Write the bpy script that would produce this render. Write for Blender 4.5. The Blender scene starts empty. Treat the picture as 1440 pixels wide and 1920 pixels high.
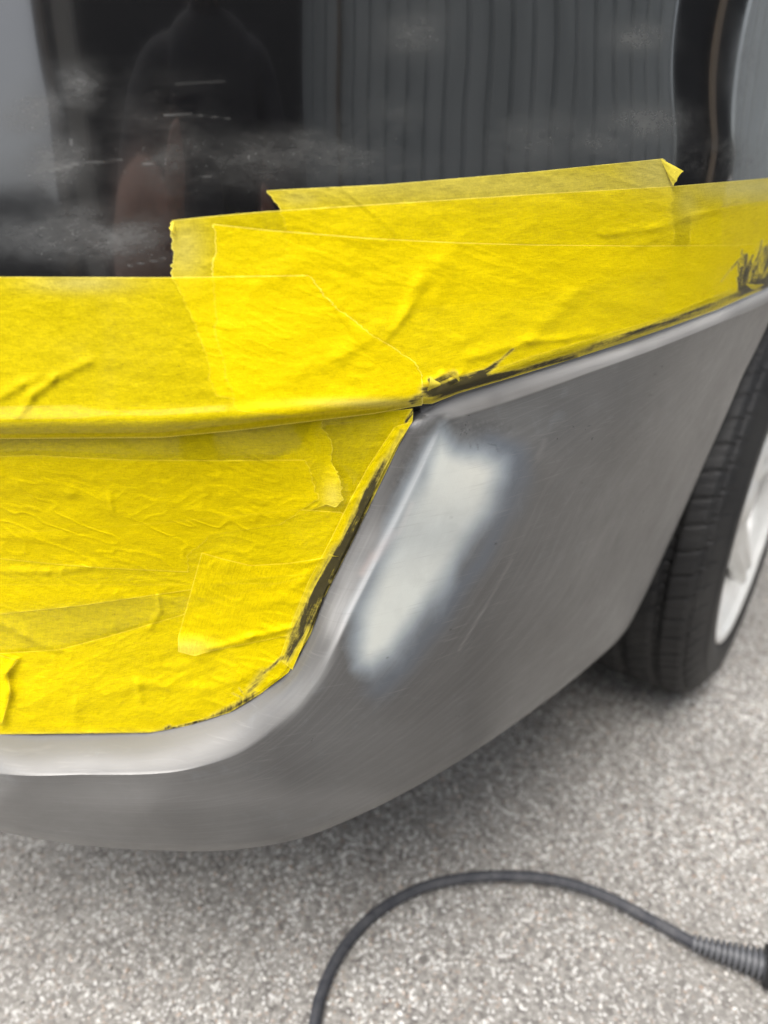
import bpy, bmesh, math
import numpy as np
from mathutils import Vector, Matrix
import math, numpy as np
H=0.8; PITCH=math.radians(27); F=1443.0
sp,cp=math.sin(PITCH),math.cos(PITCH)
def ray(px,py):
    x=(np.asarray(px,float)-720)/F; y=(960-np.asarray(py,float))/F
    return x, cp+sp*y, -sp+cp*y          # world X, Y, Z per unit camera depth
def W(px,py,t):
    a,b,c=ray(px,py); t=np.asarray(t,float)
    return np.stack([a*t,b*t,H+c*t],-1)
def proj(X,Y,Z):
    d=Y*cp+(H-Z)*sp; u=Y*sp-(H-Z)*cp
    return 720+F*X/d, 960-F*u/d, d
def fromY(px,py,Y):
    return Y/ray(px,py)[1]
class TPS:
    def __init__(s,pts,lam=0.0):
        P=np.array(pts,float); s.p=P[:,:2]/1000; v=1/P[:,2]; n=len(P)
        K=s.k(s.p,s.p)+lam*np.eye(n); A=np.zeros((n+3,n+3)); A[:n,:n]=K
        A[:n,n]=1; A[:n,n+1:]=s.p; A[n,:n]=1; A[n+1:,:n]=s.p.T
        s.w=np.linalg.solve(A,np.r_[v,0,0,0])
    @staticmethod
    def k(a,b):
        r2=((a[:,None]-b[None])**2).sum(-1); return 0.5*r2*np.log(r2+1e-12)
    def __call__(s,x,y):
        x=np.asarray(x,float); y=np.asarray(y,float); sh=x.shape
        q=np.stack([x.ravel(),y.ravel()],-1)/1000; out=np.empty(len(q))
        for i in range(0,len(q),20000):
            b=q[i:i+20000]; out[i:i+20000]=s.k(b,s.p)@s.w[:-3]+s.w[-3]+b@s.w[-2:]
        return 1/out.reshape(sh)
def ctl(yl,wl):
    o=[(a,b,float(fromY(a,b,Y))) for a,b,Y in yl]
    o+=[tuple(float(v) for v in proj(*w)) for w in wl]
    return o
LF=np.array([(-1500,700),(-600,780),(-200,794),(0,794),(300,791),(450,781),(560,772),(700,752),(800,740),(870,718),(961,685),(1041,656),(1101,640),(1166,626),(1222,606),(1303,568),(1384,542),(1440,515),(1674,250),(1900,60)],float)
LB=np.array([(-1500,730),(-600,808),(-200,822),(0,822),(300,820),(450,806),(560,792),(700,775),(775,765),(810,762),(860,739),(961,709),(1085,671),(1182,640),(1263,612),(1343,583),(1440,540),(1674,278),(1900,90)],float)
def lf(x): return np.interp(x,LF[:,0],LF[:,1])
def lb(x): return np.interp(x,LB[:,0],LB[:,1])
def planf(X):
    R,x0,cap=.50,-.156,math.radians(49); s=np.clip((np.asarray(X,float)-x0)/R,0,cap)
    return R*np.log(1/np.cos(s))+np.maximum((X-x0)/R-cap,0)*R*math.tan(cap)
def leanY(z): return np.interp(z,[.62,.64,.70,.75,.80,.95],[.389,.3885,.402,.410,.4155,.433])
A_ctl=[]
for _z in (.635,.665,.70,.75,.81,.92):
    for _x in (-.17,-.08,.0,.06,.12,.18,.25,.33,.42,.58):
        A_ctl.append(tuple(float(v) for v in proj(_x,float(leanY(_z)+planf(_x)),_z-.03*max(_x-.02,0)/.26)))
    for _x,_d in ((-.29,.005),(-.46,.045),(-.75,.16)): A_ctl.append(tuple(float(v) for v in proj(_x,float(leanY(_z)+_d),_z)))
_A=TPS(A_ctl,2e-3)
def tA(x,y):
    d=np.clip((np.asarray(y,float)-lf(x))/np.maximum(lb(x)-lf(x),1),0,1.4)
    x=np.asarray(x,float); y=np.asarray(y,float); e=y-lf(x)
    bead=.0016*np.exp(-((e+6)/15)**2)*np.clip((820-x)/260,0,1)
    return _A(x,y)+0.0075*d**2-bead
def pf(px,py,b):
    a_,b_,c_=[float(v) for v in ray(px,py)]; X=0.0
    for _ in range(60): X=.5*X+.5*(b+float(planf(X)))*a_/b_
    return (px,py,(b+float(planf(X)))/b_)
B_ctl=[pf(*q) for q in [(0,820,.404),(400,810,.403),(775,790,.3955),(0,1000,.413),(400,1000,.411),(690,960,.398),(640,1060,.400),
 (0,1200,.414),(400,1200,.411),(560,1230,.403),(0,1378,.404),(280,1377,.404),(450,1325,.404)]]
B_ctl+=[tuple(float(v) for v in proj(*w)) for w in [(-.75,.57,.64),(-.75,.57,.42)]]
_B=TPS(B_ctl,1e-4)
def tB(x,y): return _B(x,y)

# ------------------------------------------------------------------ camera, sky, sun, exposure
SC=bpy.context.scene; COL=SC.collection
cd=bpy.data.cameras.new('camera'); cam=bpy.data.objects.new('camera',cd); COL.objects.link(cam)
cam.location=(0,0,H); cam.rotation_euler=(math.radians(90)-PITCH,0,0)
cd.sensor_fit='VERTICAL'; cd.sensor_height=34.6; cd.lens=34.6*F/1920
cd.clip_start=0.01; cd.clip_end=400
cd.dof.use_dof=True; cd.dof.focus_distance=0.48; cd.dof.aperture_fstop=4.2; cd.dof.aperture_blades=0
SC.camera=cam
SUN_EL,SUN_AZ=math.radians(64),math.radians(-150)      # azimuth clockwise from +Y
w=bpy.data.worlds.new('World'); SC.world=w; w.use_nodes=True
nt=w.node_tree; bg=nt.nodes['Background']; sk=nt.nodes.new('ShaderNodeTexSky')
sk.sky_type='NISHITA'; sk.sun_disc=False; sk.sun_elevation=SUN_EL; sk.sun_rotation=SUN_AZ
sk.dust_density=4.0; sk.air_density=1.0; sk.ozone_density=1.0
hs=nt.nodes.new('ShaderNodeHueSaturation'); hs.inputs['Saturation'].default_value=0.35
nt.links.new(sk.outputs[0],hs.inputs['Color']); nt.links.new(hs.outputs[0],bg.inputs[0])
bg.inputs[1].default_value=0.14
sd=bpy.data.lights.new('sun','SUN'); sd.energy=1.5; sd.angle=math.radians(40); sd.color=(1,.96,.9)
sun=bpy.data.objects.new('sun',sd); COL.objects.link(sun)
sdir=Vector((math.sin(SUN_AZ)*math.cos(SUN_EL),math.cos(SUN_AZ)*math.cos(SUN_EL),math.sin(SUN_EL)))
sun.rotation_euler=sdir.to_track_quat('Z','Y').to_euler(); sun.location=(0,0,6)
SC.view_settings.view_transform='Standard'; SC.view_settings.look='None'
SC.view_settings.exposure=1.222; SC.view_settings.gamma=1.0
SC.cycles.transparent_max_bounces=24
# ------------------------------------------------------------------ helpers
def smooth01(x): x=np.clip(x,0,1); return x*x*(3-2*x)
_rng=np.random.RandomState(7); _T=_rng.rand(256,256)
def vnoise(x,y):
    xi=np.floor(x).astype(int); yi=np.floor(y).astype(int); fx=smooth01(x-xi); fy=smooth01(y-yi)
    a=_T[xi&255,yi&255]; b=_T[(xi+1)&255,yi&255]; c=_T[xi&255,(yi+1)&255]; d=_T[(xi+1)&255,(yi+1)&255]
    return (a*(1-fx)+b*fx)*(1-fy)+(c*(1-fx)+d*fx)*fy-0.5
def fbm(x,y,o=3):
    s=0; a=1
    for i in range(o): s=s+a*vnoise(x*2**i+17*i,y*2**i+5*i); a*=.5
    return s
def segd(x,y,x0,y0,x1,y1):
    dx,dy=x1-x0,y1-y0; u=np.clip(((x-x0)*dx+(y-y0)*dy)/(dx*dx+dy*dy+1e-9),0,1)
    return np.hypot(x-x0-u*dx,y-y0-u*dy),u
def strokes(x,y,L):
    m=np.zeros(np.shape(x))
    for (x0,y0,x1,y1,w,s) in L:
        d,u=segd(x,y,x0,y0,x1,y1); m=np.maximum(m,s*np.exp(-(d/w)**2))
    return m
def polysd(x,y,P):
    P=np.array(P,float); sh=np.shape(x); x=np.ravel(x); y=np.ravel(y); dm=np.full(x.shape,1e9); ins=np.zeros(x.shape,bool)
    for i in range(len(P)):
        a=P[i]; b=P[(i+1)%len(P)]; d,_=segd(x,y,a[0],a[1],b[0],b[1]); dm=np.minimum(dm,d)
        c=((a[1]>y)!=(b[1]>y)); xx=a[0]+(y-a[1])/(b[1]-a[1]+1e-12)*(b[0]-a[0]); ins^=c&(x<xx)
    return np.where(ins,-dm,dm).reshape(sh)
def cat(P,n,uniform=False):
    """Catmull-Rom through rows of P, n samples"""
    P=np.array(P,float); Q=np.vstack([2*P[0]-P[1],P,2*P[-1]-P[-2]]); N=len(P)-1
    s=np.linspace(0,N,n) if np.isscalar(n) else n
    i=np.minimum(s.astype(int),N-1); f=(s-i)[:,None]
    a,b,c,d=Q[i],Q[i+1],Q[i+2],Q[i+3]
    return .5*(2*b+(c-a)*f+(2*a-5*b+4*c-d)*f**2+(3*b-a-3*c+d)*f**3)
def grid(name,P,mat,parent=None,attrs=None,uv=None,closed_c=False,smooth=True,flip=False):
    r,c=P.shape[:2]; v=P.reshape(-1,3)
    idx=np.arange(r*c).reshape(r,c)
    if closed_c: idx=np.hstack([idx,idx[:,:1]])
    q=np.stack([idx[:-1,:-1],idx[:-1,1:],idx[1:,1:],idx[1:,:-1]],-1).reshape(-1,4)
    if flip: q=q[:,::-1]
    m=bpy.data.meshes.new(name); m.vertices.add(len(v)); m.vertices.foreach_set('co',v.astype(np.float32).ravel())
    m.loops.add(q.size); m.loops.foreach_set('vertex_index',q.ravel().astype(np.int32))
    m.polygons.add(len(q)); m.polygons.foreach_set('loop_start',np.arange(0,q.size,4,dtype=np.int32))
    m.update(calc_edges=True); m.polygons.foreach_set('use_smooth',np.full(len(q),smooth))
    for k,a in (attrs or {}).items():
        at=m.attributes.new(k,'FLOAT','POINT'); at.data.foreach_set('value',np.asarray(a,np.float32).ravel())
    if uv is not None:
        l=m.uv_layers.new(name='UVMap'); l.data.foreach_set('uv',uv.reshape(-1,2)[q.ravel()].astype(np.float32).ravel())
    m.materials.append(mat); o=bpy.data.objects.new(name,m); COL.objects.link(o)
    if parent: o.parent=parent
    return o
def empty(name,loc=(0,0,0)):
    o=bpy.data.objects.new(name,None); COL.objects.link(o); o.location=loc; return o
def tag(o,label=None,cat=None,group=None,kind=None):
    for k,v in (('label',label),('category',cat),('group',group),('kind',kind)):
        if v: o[k]=v
    return o
def bmobj(name,bm,mat,parent=None,smooth=False,bevel=0):
    m=bpy.data.meshes.new(name); bmesh.ops.recalc_face_normals(bm,faces=bm.faces); bm.to_mesh(m); bm.free()
    for p in m.polygons: p.use_smooth=smooth
    m.materials.append(mat); o=bpy.data.objects.new(name,m); COL.objects.link(o)
    if parent: o.parent=parent
    if bevel:
        b=o.modifiers.new('bevel','BEVEL'); b.width=bevel; b.segments=2; b.limit_method='ANGLE'
    return o
def box(bm,c,s,M=None):
    r=bmesh.ops.create_cube(bm,size=1); 
    bmesh.ops.scale(bm,vec=s,verts=r['verts']); bmesh.ops.translate(bm,vec=c,verts=r['verts'])
    if M is not None: bmesh.ops.transform(bm,matrix=M,verts=r['verts'])
def prism(bm,poly,z0,z1):
    a=[bm.verts.new((x,y,z0)) for x,y in poly]; b=[bm.verts.new((x,y,z1)) for x,y in poly]; n=len(poly)
    bm.faces.new(a[::-1]); bm.faces.new(b)
    for i in range(n): bm.faces.new((a[i],a[(i+1)%n],b[(i+1)%n],b[i]))
# ------------------------------------------------------------------ materials
class Mat:
    def __init__(s,name):
        s.m=bpy.data.materials.new(name); s.m.use_nodes=True; s.t=s.m.node_tree; s.b=s.t.nodes['Principled BSDF']
    def n(s,typ,**kw):
        o=s.t.nodes.new(typ)
        for k,v in kw.items(): setattr(o,k,v)
        return o
    def l(s,a,b): s.t.links.new(a,b)
    def set(s,**kw):
        for k,v in kw.items(): s.b.inputs[k.replace('_',' ')].default_value=v
        return s
    def coord(s,scale=(1,1,1),kind='Object',rot=(0,0,0)):
        c=s.n('ShaderNodeTexCoord'); mp=s.n('ShaderNodeMapping'); mp.inputs['Scale'].default_value=scale; mp.inputs['Rotation'].default_value=rot
        s.l(c.outputs[kind],mp.inputs[0]); return mp.outputs[0]
    def noise(s,vec,scale,detail=4,rough=.55,dist=0):
        n=s.n('ShaderNodeTexNoise'); s.l(vec,n.inputs['Vector']); n.inputs['Scale'].default_value=scale
        n.inputs['Detail'].default_value=detail; n.inputs['Roughness'].default_value=rough; n.inputs['Distortion'].default_value=dist
        return n.outputs['Fac']
    def vor(s,vec,scale,out='Distance',feature='F1'):
        n=s.n('ShaderNodeTexVoronoi',feature=feature); s.l(vec,n.inputs['Vector']); n.inputs['Scale'].default_value=scale
        return n.outputs[out]
    def rng(s,v,a,b,c=0,d=1,clamp=True):
        n=s.n('ShaderNodeMapRange'); n.clamp=clamp; s.l(v,n.inputs[0])
        for i,x in enumerate((a,b,c,d)): n.inputs[i+1].default_value=x
        return n.outputs[0]
    def math(s,op,a,b=None):
        n=s.n('ShaderNodeMath',operation=op)
        for i,x in enumerate((a,b)):
            if x is None: continue
            if isinstance(x,(int,float)): n.inputs[i].default_value=x
            else: s.l(x,n.inputs[i])
        return n.outputs[0]
    def mix(s,f,a,b):
        n=s.n('ShaderNodeMix',data_type='RGBA'); 
        for sock,x in ((n.inputs[0],f),(n.inputs[6],a),(n.inputs[7],b)):
            if isinstance(x,(int,float)): sock.default_value=x
            elif isinstance(x,tuple): sock.default_value=x+(1,) if len(x)==3 else x
            else: s.l(x,sock)
        return n.outputs[2]
    def attr(s,name):
        n=s.n('ShaderNodeAttribute',attribute_name=name); return n.outputs['Fac']
    def bump(s,h,strength=.3,dist=.001,normal=None):
        n=s.n('ShaderNodeBump'); n.inputs['Strength'].default_value=strength; n.inputs['Distance'].default_value=dist
        s.l(h,n.inputs['Height'])
        if normal: s.l(normal,n.inputs['Normal'])
        return n.outputs[0]
    def out(s,sock,name): s.l(sock,s.b.inputs[name])

# glossy black paint with wiped dust
M=Mat('black_paint'); M.set(Roughness=.09,Coat_Weight=1.0,Coat_Roughness=.025,IOR=1.5); M.b.inputs['Specular IOR Level'].default_value=.9
v=M.coord((1,1,2.2)); n1=M.noise(v,11,9,.66,.35); n2=M.noise(v,130,5,.75,.4); n3=M.noise(M.coord((1,1,1)),420,3,.7)
sm=M.attr('smear')
dust=M.math('MULTIPLY',M.rng(n1,.36,.72),M.rng(n2,.32,.66,.5,1))
dust=M.math('MULTIPLY',dust,M.rng(sm,0,1,.035,1.5,False))
speck=M.math('MULTIPLY',M.rng(n3,.64,.74),M.rng(sm,0,1,.12,.8))
dust=M.math('ADD',M.math('ADD',dust,speck),M.attr('scratch'))
dust=M.math('MINIMUM',dust,1.0)
M.out(M.mix(M.math('MULTIPLY',dust,.55),(.006,.006,.0065),(.20,.20,.19)),'Base Color')
M.out(M.rng(dust,0,1,.07,.5),'Roughness'); M.out(M.rng(dust,0,.8,1,.25),'Coat Weight')
vb=M.noise(M.coord((1,1,.35)),7,2,.5); M.l(M.bump(vb,.04,.02),M.b.inputs['Normal'])
M.l(M.bump(vb,.04,.02),M.b.inputs['Coat Normal'])
PAINT=M.m

# sanded bumper: bare plastic / old primer, feathered filler patch
M=Mat('sanded_bumper'); M.set(Roughness=.42,IOR=1.5); M.b.inputs['Specular IOR Level'].default_value=.5
v=M.coord(); n1=M.noise(v,6,3,.5,.3); n2=M.noise(M.coord((1,1,1),rot=(0,.9,0)),26,7,.75); fine=M.noise(v,900,2,.6)
uvs=M.coord((3,60,1),'UV'); brush=M.noise(uvs,1.0,5,.6,.2)
base=M.mix(M.rng(n1,.35,.65),(.076,.075,.074),(.130,.129,.126))
base=M.mix(M.rng(n2,.42,.72,0,.35),base,(.078,.073,.070))
base=M.mix(M.rng(brush,.45,.72,0,.2),base,(.235,.23,.225))
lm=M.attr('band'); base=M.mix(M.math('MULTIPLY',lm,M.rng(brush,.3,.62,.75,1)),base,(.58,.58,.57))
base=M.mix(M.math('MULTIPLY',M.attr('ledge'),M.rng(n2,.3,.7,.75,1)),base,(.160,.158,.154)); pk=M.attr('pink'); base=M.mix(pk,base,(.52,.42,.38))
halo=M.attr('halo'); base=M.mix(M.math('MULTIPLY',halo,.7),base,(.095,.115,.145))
fl=M.attr('filler'); nf=M.noise(v,60,5,.6,.4)
flv=M.rng(M.math('ADD',fl,M.rng(nf,.3,.7,-.07,.07)),.03,1.0)
fcol=M.mix(M.rng(fl,.35,1.0),(.40,.47,.53),M.mix(M.rng(n1,.4,.6),(.58,.60,.56),(.61,.59,.52)))
base=M.mix(flv,base,fcol)
mk=M.attr('mark_shade'); base=M.mix(M.math('MULTIPLY',mk,M.rng(M.noise(v,300,3,.7),.35,.6)),base,(.05,.05,.05))
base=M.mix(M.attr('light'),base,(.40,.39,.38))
dots=M.vor(M.coord(),210,'Distance'); 
dm=M.math('MULTIPLY',M.math('LESS_THAN',dots,.07),M.math('GREATER_THAN',M.vor(M.coord(),210,'Color'),.93))
base=M.mix(dm,base,(.03,.03,.03))
sc1=M.noise(M.coord((40,40,900),rot=(.3,.9,.2)),1,2,.5); base=M.mix(M.rng(sc1,.60,.78,0,.25),base,(.27,.265,.26)); base=M.mix(M.rng(M.noise(M.coord((30,30,700),rot=(-.5,.4,1.2)),1,2,.5),.62,.8,0,.18),base,(.09,.088,.085))
base=M.mix(M.attr('pin'),base,(.02,.02,.02))
M.out(base,'Base Color')
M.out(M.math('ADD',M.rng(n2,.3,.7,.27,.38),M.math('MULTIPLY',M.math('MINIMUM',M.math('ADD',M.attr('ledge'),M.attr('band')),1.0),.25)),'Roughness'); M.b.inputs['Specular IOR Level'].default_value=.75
h=M.math('ADD',M.math('MULTIPLY',fine,.25),M.math('MULTIPLY',M.noise(uvs,3,4,.7),.5))
M.l(M.bump(h,.25,.0006),M.b.inputs['Normal'])
BUMPER=M.m

def tape_mat():
    M=Mat('yellow_tape'); M.set(Roughness=.62,IOR=1.45); M.b.inputs['Specular IOR Level'].default_value=.09
    uvl=M.coord((60,300,1),'UV'); fib=M.noise(uvl,1,5,.7,.25)
    cross=M.noise(M.coord((330,60,1),'UV'),1,3,.6)
    grain=M.noise(M.coord((1,1,1)),1500,2,.6)
    cloud=M.noise(M.coord((1,1,1)),26,3,.5)
    e=M.attr('edge'); dirt=M.attr('dirt')
    col=M.mix(M.rng(fib,.3,.7),(.84,.665,.0008),(.89,.71,.001))
    col=M.mix(M.math('MULTIPLY',e,.5),col,(.97,.88,.28))
    col=M.mix(M.math('MULTIPLY',M.attr('pale'),.5),col,(.86,.80,.36))
    cx=M.n('ShaderNodeCombineXYZ'); M.l(M.math('MULTIPLY',M.attr('sal'),16.0),cx.inputs[0]); M.l(M.math('MULTIPLY',M.attr('sdi'),150.0),cx.inputs[1])
    st=M.noise(cx.outputs[0],1,5,.65,.5); sn=M.noise(M.coord((1,1,1)),260,6,.75,.4)
    mix_=M.math('ADD',M.rng(st,.3,.7,-.42,.42),M.rng(sn,.3,.7,-.2,.2))
    dd=M.math('MULTIPLY',M.math('MULTIPLY',M.rng(M.math('ADD',dirt,mix_),.30,1.0),.95),M.rng(dirt,.05,.5))
    haze=M.math('MULTIPLY',M.rng(dirt,.06,.8,0,.75),M.rng(st,.3,.7,.5,1))
    col=M.mix(haze,col,(.36,.30,.13))
    col=M.mix(dd,col,(.028,.025,.018))
    M.out(col,'Base Color'); M.out(M.rng(dd,0,1,.52,.3),'Roughness')
    a=M.math('ADD',M.rng(fib,.28,.75,.44,.66),M.rng(cross,.3,.7,-.04,.04))
    a=M.math('ADD',a,M.rng(cloud,.35,.65,-.02,.03)); a=M.math('ADD',a,M.rng(grain,.3,.7,-.07,.07))
    a=M.math('ADD',a,M.math('MULTIPLY',e,.35)); a=M.math('ADD',a,haze)
    a=M.math('MINIMUM',M.math('MAXIMUM',a,.3),1.0)
    M.out(a,'Alpha')
    hh=M.math('ADD',M.math('MULTIPLY',fib,1.0),M.math('MULTIPLY',cross,.3))
    b1=M.bump(hh,.3,.0004)
    b2=M.bump(M.noise(M.coord((1,1,2.5)),75,4,.55,.6),.22,.0014,b1)
    M.l(b2,M.b.inputs['Normal'])
    return M.m
TAPE=tape_mat()

M=Mat('tyre_rubber'); M.set(Roughness=.62); v=M.coord()
M.out(M.mix(M.rng(M.noise(v,14,5,.6),.35,.7),(.006,.006,.007),(.020,.0195,.019)),'Base Color')
M.l(M.bump(M.noise(v,240,3,.6),.2,.001),M.b.inputs['Normal']); RUBBER=M.m
M=Mat('silver_rim'); M.set(Roughness=.3,Metallic=.25,Coat_Weight=.4); v=M.coord()
M.out(M.mix(M.rng(M.noise(v,18,5,.6),.4,.75,0,.5),(.72,.72,.70),(.45,.43,.40)),'Base Color'); RIM=M.m
M=Mat('black_plastic'); M.set(Roughness=.7,Base_Color=(.012,.012,.012,1)); v=M.coord()
M.l(M.bump(M.noise(v,120,3,.6),.2,.002),M.b.inputs['Normal']); DARK=M.m
M=Mat('brake_steel'); M.set(Roughness=.5,Metallic=.7); v=M.coord()
M.out(M.mix(M.noise(v,40,4,.6),(.12,.10,.09),(.25,.22,.2)),'Base Color'); STEEL=M.m
M=Mat('grey_hose'); M.set(Roughness=.75); v=M.coord()
M.out(M.mix(M.rng(M.noise(v,60,5,.7),.4,.7),(.030,.032,.040),(.085,.085,.09)),'Base Color'); HOSE=M.m
M=Mat('spring_grey'); M.set(Roughness=.5); v=M.coord()
M.out(M.mix(M.noise(v,80,4,.6),(.05,.052,.06),(.13,.135,.145)),'Base Color'); SPRING=M.m

# concrete / worn asphalt with pale grit
M=Mat('gritty_paving'); M.set(Roughness=.8); M.b.inputs['Specular IOR Level'].default_value=.4
v=M.coord(); wv=M.n('ShaderNodeVectorMath',operation='ADD'); 
nn=M.n('ShaderNodeTexNoise'); M.l(v,nn.inputs['Vector']); nn.inputs['Scale'].default_value=90
sc=M.n('ShaderNodeVectorMath',operation='SCALE'); M.l(nn.outputs['Color'],sc.inputs[0]); sc.inputs['Scale'].default_value=.003
M.l(v,wv.inputs[0]); M.l(sc.outputs[0],wv.inputs[1]); wv=wv.outputs[0]
def cellrand(scale):
    c=M.vor(wv,scale,'Color'); s=M.n('ShaderNodeSeparateColor'); M.l(c,s.inputs[0]); return s.outputs[0],s.outputs[1]
r1,g1=cellrand(215); r2,g2=cellrand(360); d1=M.vor(wv,215); d2=M.vor(wv,360)
big=M.noise(v,3.2,5,.6,.4); mid=M.noise(v,14,4,.6)
col=M.mix(r1,(.24,.228,.212),(.46,.442,.41))
col=M.mix(M.math('MULTIPLY',M.math('GREATER_THAN',g1,.85),.8),col,(.11,.10,.095))
col=M.mix(M.math('MULTIPLY',M.math('GREATER_THAN',g2,.86),.95),col,(.88,.87,.84))
col=M.mix(M.math('MULTIPLY',M.math('GREATER_THAN',r2,.94),.6),col,(.48,.36,.28))
col=M.mix(M.math('MULTIPLY',M.rng(d1,.35,.7),.4),col,(.13,.122,.112))
col=M.mix(M.rng(big,.35,.6,.45,0),col,(.20,.19,.175)); col=M.mix(M.rng(mid,.4,.65,.22,0),col,(.15,.14,.13))
M.out(col,'Base Color'); 
M.out(M.rng(r2,.8,1,.8,.18),'Roughness')
hh=M.math('SUBTRACT',M.math('MULTIPLY',r1,.7),d1); hh=M.math('SUBTRACT',hh,M.math('MULTIPLY',d2,.5))
hh=M.math('ADD',hh,M.math('MULTIPLY',M.noise(v,700,3,.7),.5))
M.l(M.bump(hh,.6,.0016),M.b.inputs['Normal']); PAVE=M.m

M=Mat('corrugated_metal'); M.set(Roughness=.5,Metallic=.1); v=M.coord((1,1,.25))
M.out(M.mix(M.rng(M.noise(v,5,5,.6),.35,.7),(.50,.53,.53),(.38,.41,.41)),'Base Color'); METAL=M.m
M=Mat('weathered_timber'); M.set(Roughness=.7); v=M.coord((8,8,.6))
M.out(M.mix(M.noise(v,5,5,.6),(.30,.24,.18),(.18,.14,.10)),'Base Color'); TIMBER=M.m
M=Mat('dark_doorway'); M.set(Roughness=.6); M.out(M.mix(M.noise(M.coord(),4),(.006,.007,.009),(.012,.013,.015)),'Base Color'); DOORM=M.m
M=Mat('cream_render'); M.set(Roughness=.8); M.out(M.mix(M.noise(M.coord(),3),(.5,.47,.42),(.6,.57,.52)),'Base Color'); CREAM=M.m
M=Mat('dark_cloth'); M.set(Roughness=.9); M.out(M.mix(M.noise(M.coord(),30,5),(.012,.013,.02),(.03,.032,.042)),'Base Color'); CLOTH=M.m
M=Mat('skin'); M.set(Roughness=.5); M.b.inputs['Subsurface Weight'].default_value=.1
M.out(M.mix(M.noise(M.coord(),25,4),(.62,.38,.30),(.50,.30,.23)),'Base Color'); SKIN=M.m
M=Mat('clothed_figure'); M.set(Roughness=.85); sx=M.n('ShaderNodeSeparateXYZ'); tc=M.n('ShaderNodeTexCoord'); M.l(tc.outputs['Object'],sx.inputs[0])
gt=lambda i_,v_:M.math('GREATER_THAN',sx.outputs[i_],v_); lt=lambda i_,v_:M.math('LESS_THAN',sx.outputs[i_],v_)
arm=M.math('MULTIPLY',M.math('MULTIPLY',lt(0,-.10),gt(2,.72)),M.math('MULTIPLY',lt(2,.96),gt(1,-.34)))
mk_=M.math('MAXIMUM',M.math('MAXIMUM',gt(2,1.125),arm),M.math('MULTIPLY',M.math('MULTIPLY',gt(0,.04),gt(1,-.27)),gt(2,.70)))
M.out(M.mix(mk_,M.mix(M.noise(M.coord(),30,5),(.010,.011,.016),(.028,.030,.038)),M.mix(M.noise(M.coord(),25,4),(.62,.38,.30),(.50,.30,.23))),'Base Color'); FIGURE=M.m
M=Mat('brown_hair'); M.set(Roughness=.6); M.out(M.mix(M.noise(M.coord((1,1,.1)),200,4),(.03,.018,.01),(.08,.05,.03)),'Base Color'); HAIR=M.m
M=Mat('phone_glass'); M.set(Roughness=.15,Base_Color=(.01,.01,.012,1)); M.out(M.mix(M.noise(M.coord(),30),(.01,.01,.012),(.02,.02,.022)),'Base Color'); PHONE=M.m

# ------------------------------------------------------------------ ground
bm=bmesh.new(); bmesh.ops.create_grid(bm,x_segments=40,y_segments=40,size=60)
g=bmobj('ground',bm,PAVE); tag(g,kind='structure',label='pale gritty weathered paving under the car',cat='ground')

# loose grit and proud stones over the part of the paving the photo shows
M=Mat('pale_grit'); M.set(Roughness=.45); ra=M.attr('tone')
gc=M.mix(ra,(.16,.15,.14),(.72,.70,.66)); gc=M.mix(M.math('MULTIPLY',M.math('GREATER_THAN',M.attr('tint'),.88),.6),gc,(.42,.30,.22))
M.out(gc,'Base Color'); M.out(M.rng(M.attr('tint'),0,.4,.12,.75),'Roughness'); GRIT=M.m
rg=np.random.RandomState(3); N=34000
ph=(1+5**.5)/2; IV=np.array([(-1,ph,0),(1,ph,0),(-1,-ph,0),(1,-ph,0),(0,-1,ph),(0,1,ph),(0,-1,-ph),(0,1,-ph),(ph,0,-1),(ph,0,1),(-ph,0,-1),(-ph,0,1)])/1.9
IF=np.array([(0,11,5),(0,5,1),(0,1,7),(0,7,10),(0,10,11),(1,5,9),(5,11,4),(11,10,2),(10,7,6),(7,1,8),(3,9,4),(3,4,2),(3,2,6),(3,6,8),(3,8,9),(4,9,5),(2,4,11),(6,2,10),(8,6,7),(9,8,1)])
sz=.0009+.0016*rg.rand(N)**1.6; c=np.c_[rg.uniform(-.95,1.5,N),rg.uniform(-.05,1.75,N)**1.0,np.zeros(N)]
c[:,1]=-.05+1.8*rg.rand(N)**1.25
th=rg.rand(N)*6.283; dq=1+.35*(rg.rand(N,12,1)-.5); L=IV[None]*dq*sz[:,None,None]*np.array([1.25,.85,.75])
x_=L[...,0]*np.cos(th)[:,None]-L[...,1]*np.sin(th)[:,None]; y_=L[...,0]*np.sin(th)[:,None]+L[...,1]*np.cos(th)[:,None]
V=np.stack([x_+c[:,0:1],y_+c[:,1:2],L[...,2]+sz[:,None]*.2],-1).reshape(-1,3)
Fq=(IF[None]+12*np.arange(N)[:,None,None]).reshape(-1,3)
m=bpy.data.meshes.new('grit'); m.vertices.add(len(V)); m.vertices.foreach_set('co',V.astype(np.float32).ravel())
m.loops.add(Fq.size); m.loops.foreach_set('vertex_index',Fq.ravel().astype(np.int32)); m.polygons.add(len(Fq)); m.polygons.foreach_set('loop_start',np.arange(0,Fq.size,3,dtype=np.int32)); m.update(calc_edges=True)
for k_,a_ in (('tone',rg.rand(N)**1.5),('tint',rg.rand(N))):
    at=m.attributes.new(k_,'FLOAT','POINT'); at.data.foreach_set('value',np.repeat(a_,12).astype(np.float32))
m.materials.append(GRIT); go=bpy.data.objects.new('grit',m); COL.objects.link(go); tag(go,'fine pale grit strewn over the paving','grit',kind='stuff')

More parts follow.
